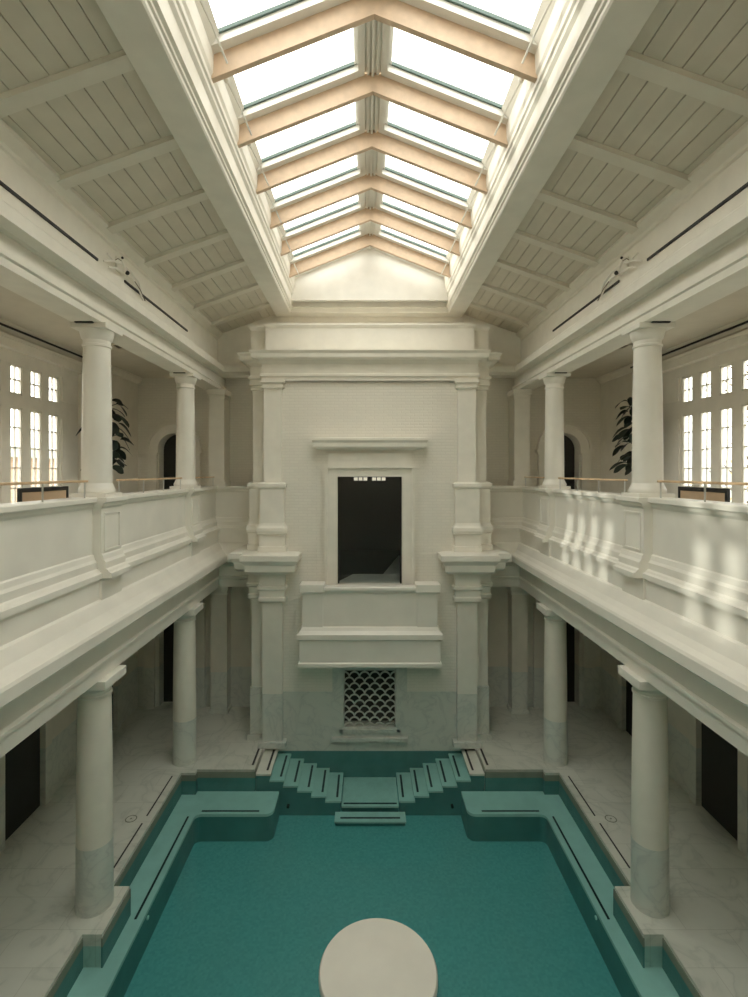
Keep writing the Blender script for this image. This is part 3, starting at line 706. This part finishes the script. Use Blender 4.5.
# balcony under the window
t = thing('balcony', 'projecting white stone balcony below the dark central window', 'balcony', (0, 12.6, 2.2))
bp_ = [(-1.63, YW), (-1.63, 12.6), (1.63, 12.6), (1.63, YW)]
b = B(); b.sweep([(-.15, 3.15), (0, 3.18), (0, 4.02), (-.15, 4.02)], bp_); b.build('parapet_wall', 'stone', t)
b = B(); b.sweep([(-.19, 4.02), (.03, 4.02), (.05, 4.06), (.08, 4.09), (.08, 4.15), (.06, 4.17), (-.2, 4.17)], bp_); b.build('coping', 'stone', t)
b = B(); b.sweep([(-.3, 2.86), (.10, 2.86), (.16, 2.90), (.16, 3.02), (.13, 3.05), (.08, 3.10), (.04, 3.18), (-.3, 3.18)], bp_); b.build('base_moulding', 'stone', t)
b = B(); b.sweep([(-.5, 2.22), (.13, 2.22), (.13, 2.30), (.10, 2.33), (.10, 2.86), (-.5, 2.86)], bp_); b.build('bracket_box', 'stone', t)
for s in (-1, 1):
    b = B(s); b.box(1.16, 1.665, 12.56, 12.8, 3.18, 4.03); pi = b.build('corner_pier', 'stone', t)
    B(s).box(1.12, 1.73, 12.49, 12.9, 4.03, 4.24).build('pier_cap', 'stone', pi, bevel=.02)

# stepped pilasters on both sides of the central wall
def ppath(): return [(-3.1, 14.46), (-3.1, 13.4), (-2.74, 13.4), (-2.74, 13.0), (-2.23, 13.0), (-2.23, YW-.005)]
def ring(prof, k): return B(k).sweep([(-.13, prof[0][1])]+prof+[(-.13, prof[-1][1])], ppath())
for s in (-1, 1):
    k = -s
    t = thing('stepped_pilaster', 'lower stepped pilaster with marble foot on the %s of the central wall' % SIDE[s], 'pilaster', (s*2.5, 13.0, 0), 'stepped pilasters of the central wall')
    ring([(.0, .14), (.0, 3.69)], k).build('shaft', 'pilmarble', t)
    B(s).sweep([(-.04, .14), (.035, .14), (.035, 1.36), (.0, 1.38), (-.04, 1.38)], [(2.80, 13.4), (3.1, 13.4), (3.1, 13.45)]).build('marble_block', 'marble', t)
    B(k).sweep([(-.13, 0), (.10, 0), (.10, .14), (-.13, .14)], ppath()).build('base', 'marble', t)
    ring([(.06, 3.69), (.09, 3.72), (.09, 3.80), (.06, 3.83), (.06, 3.99), (.12, 4.03), (.12, 4.09), (.07, 4.11), (.07, 4.40)], k).build('capital', 'stone', t)
    ring([(.07, 4.40), (.30, 4.46), (.36, 4.52), (.37, 4.68), (.42, 4.74), (.47, 4.80), (.47, 4.93), (.40, 4.95), (.1, 4.97)], k).build('cornice', 'stone', t)
    t = thing('stepped_pilaster', 'upper stepped pilaster on a tall pedestal on the %s of the central wall' % SIDE[s], 'pilaster', (s*2.5, 13.0, 4.95), 'stepped pilasters of the central wall')
    ring([(.10, 4.97), (.10, 5.10), (.07, 5.12), (.07, 5.40), (.12, 5.43), (.13, 5.50), (.12, 5.58), (.07, 5.64), (.05, 5.70), (.05, 6.56), (.08, 6.59), (.10, 6.63), (.10, 6.70), (.03, 6.74)], k).build('pedestal', 'plaster', t)
    ring([(-.03, 6.74), (-.03, 9.13)], k).build('shaft', 'plaster', t)
    ring([(.0, 9.13), (.03, 9.15), (.03, 9.19), (0, 9.20), (0, 9.25), (.06, 9.28), (.06, 9.34)], k).build('capital', 'plaster', t)
# entablature and attic over the block
bpth = [(-3.1, 14.46), (-3.1, 13.4), (-2.74, 13.4), (-2.74, 13.08), (2.74, 13.08), (2.74, 13.4), (3.1, 13.4), (3.1, 14.46)]
tn += 1
b = B(); b.sweep([(-.1, 9.34), (.03, 9.34), (.03, 9.42), (.08, 9.45), (.08, 9.50), (.03, 9.52), (.03, 9.76), (.07, 9.80), (.12, 9.85), (.24, 9.87), (.26, 9.90), (.26, 9.99), (.31, 10.05), (.31, 10.08), (-.1, 10.14)], bpth)
b.box(-2.7, 2.7, 13.1, 14.46, 9.34, 10.1); b.box(-3.05, 3.05, 13.5, 14.46, 9.34, 10.1)
struct('trim_%d' % tn, b, 'plaster', 'broad white cornice and frieze across the top of the central wall', 'entablature')
t = thing('attic_block', 'plain white raised panel block above the central cornice', 'attic block', (0, 13.2, 10.1))
b = B(); b.box(-2.70, 2.70, 13.2, 14.46, 10.10, 10.72); b.build('front_block', 'plaster', t)
for k in (-1, 1): B(k).box(2.70, 3.12, 13.42, 14.46, 10.10, 10.72).build('side_block', 'plaster', t)
b = B(); b.sweep([(-.1, 10.72), (.0, 10.72), (.03, 10.76), (.05, 10.79), (.05, 10.84), (-.1, 10.84)], [(-3.12, 14.46), (-3.12, 13.42), (-2.7, 13.42), (-2.7, 13.2), (2.7, 13.2), (2.7, 13.42), (3.12, 13.42), (3.12, 14.46)])
b.box(-2.65, 2.65, 13.25, 14.46, 10.72, 10.83); b.build('cap_moulding', 'plaster', t)
tn += 1
b = B(); b.box(-2.62, 2.62, 14.40, 14.48, 11.24, 11.38); b.box(-2.62, 2.62, 14.43, 14.48, 11.16, 11.24)
struct('trim_%d' % tn, b, 'plaster', 'crown moulding under the skylight beam on the end wall', 'moulding')

# ---------------------------------------------------------------- gallery handrails
for s in (-1, 1):
    for (a, c, w, np_) in ((4.7, 7.90, 'nearest', 4), (8.85, 11.95, 'middle', 4), (12.9, 14.5, 'short far', 2)):
        t = thing('handrail', '%s oak handrail on slim posts along the %s parapet' % (w, SIDE[s]), 'handrail', (s*4.42, a, 6.6), 'gallery handrails')
        r_ = B(s); r_.box(4.40, 4.445, a, c, 6.84, 6.875); r_.build('rail', 'railwood', t, bevel=.01)
        for i in range(np_):
            y = a+.07+(c-a-.14)*i/(np_-1)
            B(s).box(4.413, 4.431, y-.008, y+.008, 6.601, 6.84).build('post', 'steel', t)

# ---------------------------------------------------------------- branch spotlights on the frieze
for s in (-1, 1):
    t = thing('branch_wall_light', 'white branching wall light with two black spotlights on the %s frieze' % SIDE[s], 'wall light', (s*4.31, 8.6, 10.45))
    xx = 4.28
    for pts in ([(8.05, 10.33), (8.25, 10.42), (8.5, 10.52), (8.62, 10.55)], [(8.15, 10.50), (8.35, 10.44), (8.55, 10.50), (8.62, 10.62)], [(8.62, 10.62), (8.66, 10.50), (8.75, 10.42)],
                [(8.75, 10.42), (9.0, 10.40), (9.3, 10.30), (9.5, 10.20)], [(8.7, 10.55), (8.95, 10.50), (9.25, 10.45), (9.45, 10.33)], [(8.2, 10.30), (8.4, 10.36), (8.6, 10.38), (8.75, 10.42)]):
        b = B(s); b.tube([(xx-.04-.03*math.sin(i*1.3), y, z) for i, (y, z) in enumerate(pts)], [.012, .020, .020, .012][:len(pts)] if len(pts) == 4 else .018, 7)
        b.build('branch', 'winpaint', t, smooth=True)
    b = B(s); b.box(4.27, 4.31, 8.55, 8.85, 10.40, 10.62); b.build('back_plate', 'plaster', t, bevel=.01)
    B(s).ball((4.22, 8.62, 10.62), .022).build('spotlight', 'black', t, smooth=True)
    B(s).ball((4.20, 8.76, 10.42), .036).build('spotlight', 'black', t, smooth=True)
    B(s).tube([(4.18, 8.30, 10.45), (4.17, 8.36, 10.50), (4.18, 8.50, 10.52)], .006).build('cable', 'gap', t)
    B(s).tube([(4.18, 9.0, 10.36), (4.17, 9.2, 10.28), (4.18, 9.42, 10.16)], .008).build('cable', 'gap', t)

# ---------------------------------------------------------------- benches behind the parapet
for s in (-1, 1):
    t = thing('bench', 'black framed bench with tan cane back behind the %s parapet' % SIDE[s], 'bench', (s*5.5, 8.5, 5.6))
    y0, y1 = (8.10, 9.42) if s < 0 else (7.95, 9.20)
    X = 5.62 if s < 0 else 5.55
    f = B(s); f.box(X-.03, X+.03, y0, y1, 6.67, 6.74); f.box(X-.03, X+.03, y1-.05, y1, 6.05, 6.68); f.box(X-.03, X+.03, y0, y0+.05, 6.05, 6.68); f.box(X-.03, X+.03, y0, y1, 6.05, 6.11)
    f.build('back_frame', 'black', t, bevel=.01)
    B(s).box(X-.012, X+.012, y0+.04, y1-.04, 6.10, 6.67).build('back', 'tan', t)
    B(s).box(X-.55, X+.03, y0, y1, 5.98, 6.06).build('seat', 'tan', t, bevel=.02)
    for yy in (y0, y1-.05):
        for xx in (X-.55, X-.02): B(s).box(xx, xx+.05, yy, yy+.05, 5.6, 5.98).build('leg', 'black', t)

# ---------------------------------------------------------------- potted fiddle-leaf figs
def leaf(b, base, dirv, L, wd, droop):
    d = Vector(dirv).normalized(); side = d.cross(Vector((R.uniform(-.9, .9), R.uniform(-.9, .9), 1)))
    if side.length < .01: side = Vector((1, 0, 0))
    side.normalize(); up = side.cross(d)
    prof = [(0, .02), (.12, .18), (.3, .36), (.5, .46), (.68, .56), (.82, .50), (.93, .30), (1, .03)]
    rows = []
    for t_, w_ in prof:
        c = Vector(base)+d*L*t_+Vector((0, 0, -droop*L*t_*t_))
        rows.append([tuple(c-side*wd*w_+up*.10*wd), tuple(c), tuple(c+side*wd*w_+up*.10*wd)])
    vs = [v for r in rows for v in r]
    b.add(vs, [f for i in range(len(rows)-1) for f in ((3*i, 3*i+1, 3*i+4, 3*i+3), (3*i+1, 3*i+2, 3*i+5, 3*i+4))])
for s in (-1, 1):
    px_, py_ = (6.15, 12.0) if s < 0 else (6.36, 12.15)
    t = thing('potted_fig_tree', 'dark large-leaved potted fig tree beside the %s gallery window' % SIDE[s], 'potted plant', (s*px_, py_, 5.6))
    B(s).lathe([(.20, 5.6), (.22, 5.62), (.27, 6.05), (.27, 6.08), (.24, 6.08), (.23, 6.03)], px_, py_, 32).build('pot', 'pot', t, smooth=True)
    st = [(px_, py_, 6.0), (px_+.02, py_, 6.8), (px_-.03, py_+.03, 7.6), (px_+.02, py_, 8.3), (px_, py_, 8.75)]
    B(s).tube(st, [.03, .026, .022, .016, .01]).build('trunk', 'bark', t, smooth=True)
    lv = B(s); R.seed(11 if s < 0 else 23)
    nl = 70 if s > 0 else 52
    for i in range(nl):
        z = 7.05+1.7*i/nl+R.uniform(-.05, .05)
        a = i*2.4+R.uniform(-.3, .3); e = R.uniform(-.1, .5)
        dd = Vector((math.cos(a), math.sin(a), e)); r0 = R.uniform(.02, .26)
        if i % 9 == 4: r0 += .12
        leaf(lv, (px_+dd.x*r0, py_+dd.y*r0, z), dd, R.uniform(.26, .36), R.uniform(.15, .21), R.uniform(.5, 1.2))
        if i % 3 == 0: lv.tube([(px_, py_, z-.08), (px_+dd.x*r0, py_+dd.y*r0, z)], .008, 5)
    lv.v = [(max(-6.78, min(6.78, x)), y, z) for x, y, z in lv.v]
    lv.build('leaves', 'leaf', t, smooth=True)

# ---------------------------------------------------------------- outside the windows
b = B(); b.box(-16, -14.5, -2, 26, 0, 7.6)
hs = tag(b.build('neighbouring_building', 'brickhouse'), 'tan brick building outside the left gallery windows', 'building')
b = B(); b.prism([(-16.4, 7.6), (-14.2, 7.6), (-15.2, 8.1)], -2.2, 26.2, 'y'); b.build('roof', 'poolwall', hs)
t = thing('garden_tree', 'bare twiggy tree outside the right gallery windows', 'tree', (13, 16, 0))
b = B(); b.tube([(13, 16, 0), (13.1, 16, 4), (13, 16.1, 7), (13.2, 16, 10)], [.25, .2, .15, .05], 10)
R.seed(5)
for i in range(60):
    z = R.uniform(3.5, 9.5); a = R.uniform(0, 2*PI); L = R.uniform(1.2, 2.8)
    p0 = Vector((13.05, 16, z)); p1 = p0+Vector((math.cos(a)*L*.5, math.sin(a)*L*.5, L*.3)); p2 = p0+Vector((math.cos(a)*L, math.sin(a)*L, L*.75))
    b.tube([p0, p1, p2], [.05, .03, .012], 5)
b.build('trunk', 'bark', t)
M['autumn'] = mat('autumn_leaf', (.38, .30, .16), .8, noise=.3)
lv = B()
for i in range(900):
    a = R.uniform(0, 2*PI); r = R.uniform(.2, 2.6); z = R.uniform(3.8, 11)
    c = (13.1+r*math.cos(a), 16+r*math.sin(a), z); q = [Vector((R.uniform(-.09, .09), R.uniform(-.09, .09), R.uniform(-.09, .09))) for _ in range(3)]
    lv.add([tuple(Vector(c)+w) for w in q], [(0, 1, 2)])
lv.build('leaves', 'autumn', t)
b = B(); b.box(-40, 40, -30, 50, -1.6, -1.4)
M['bounce_ground'] = mat('pale_bounce_ground', (.5, .48, .42), .9)  # unseen ground made pale to bounce daylight onto the gallery ceilings
struct('ground', b, 'bounce_ground', 'ground outside the building', 'ground')
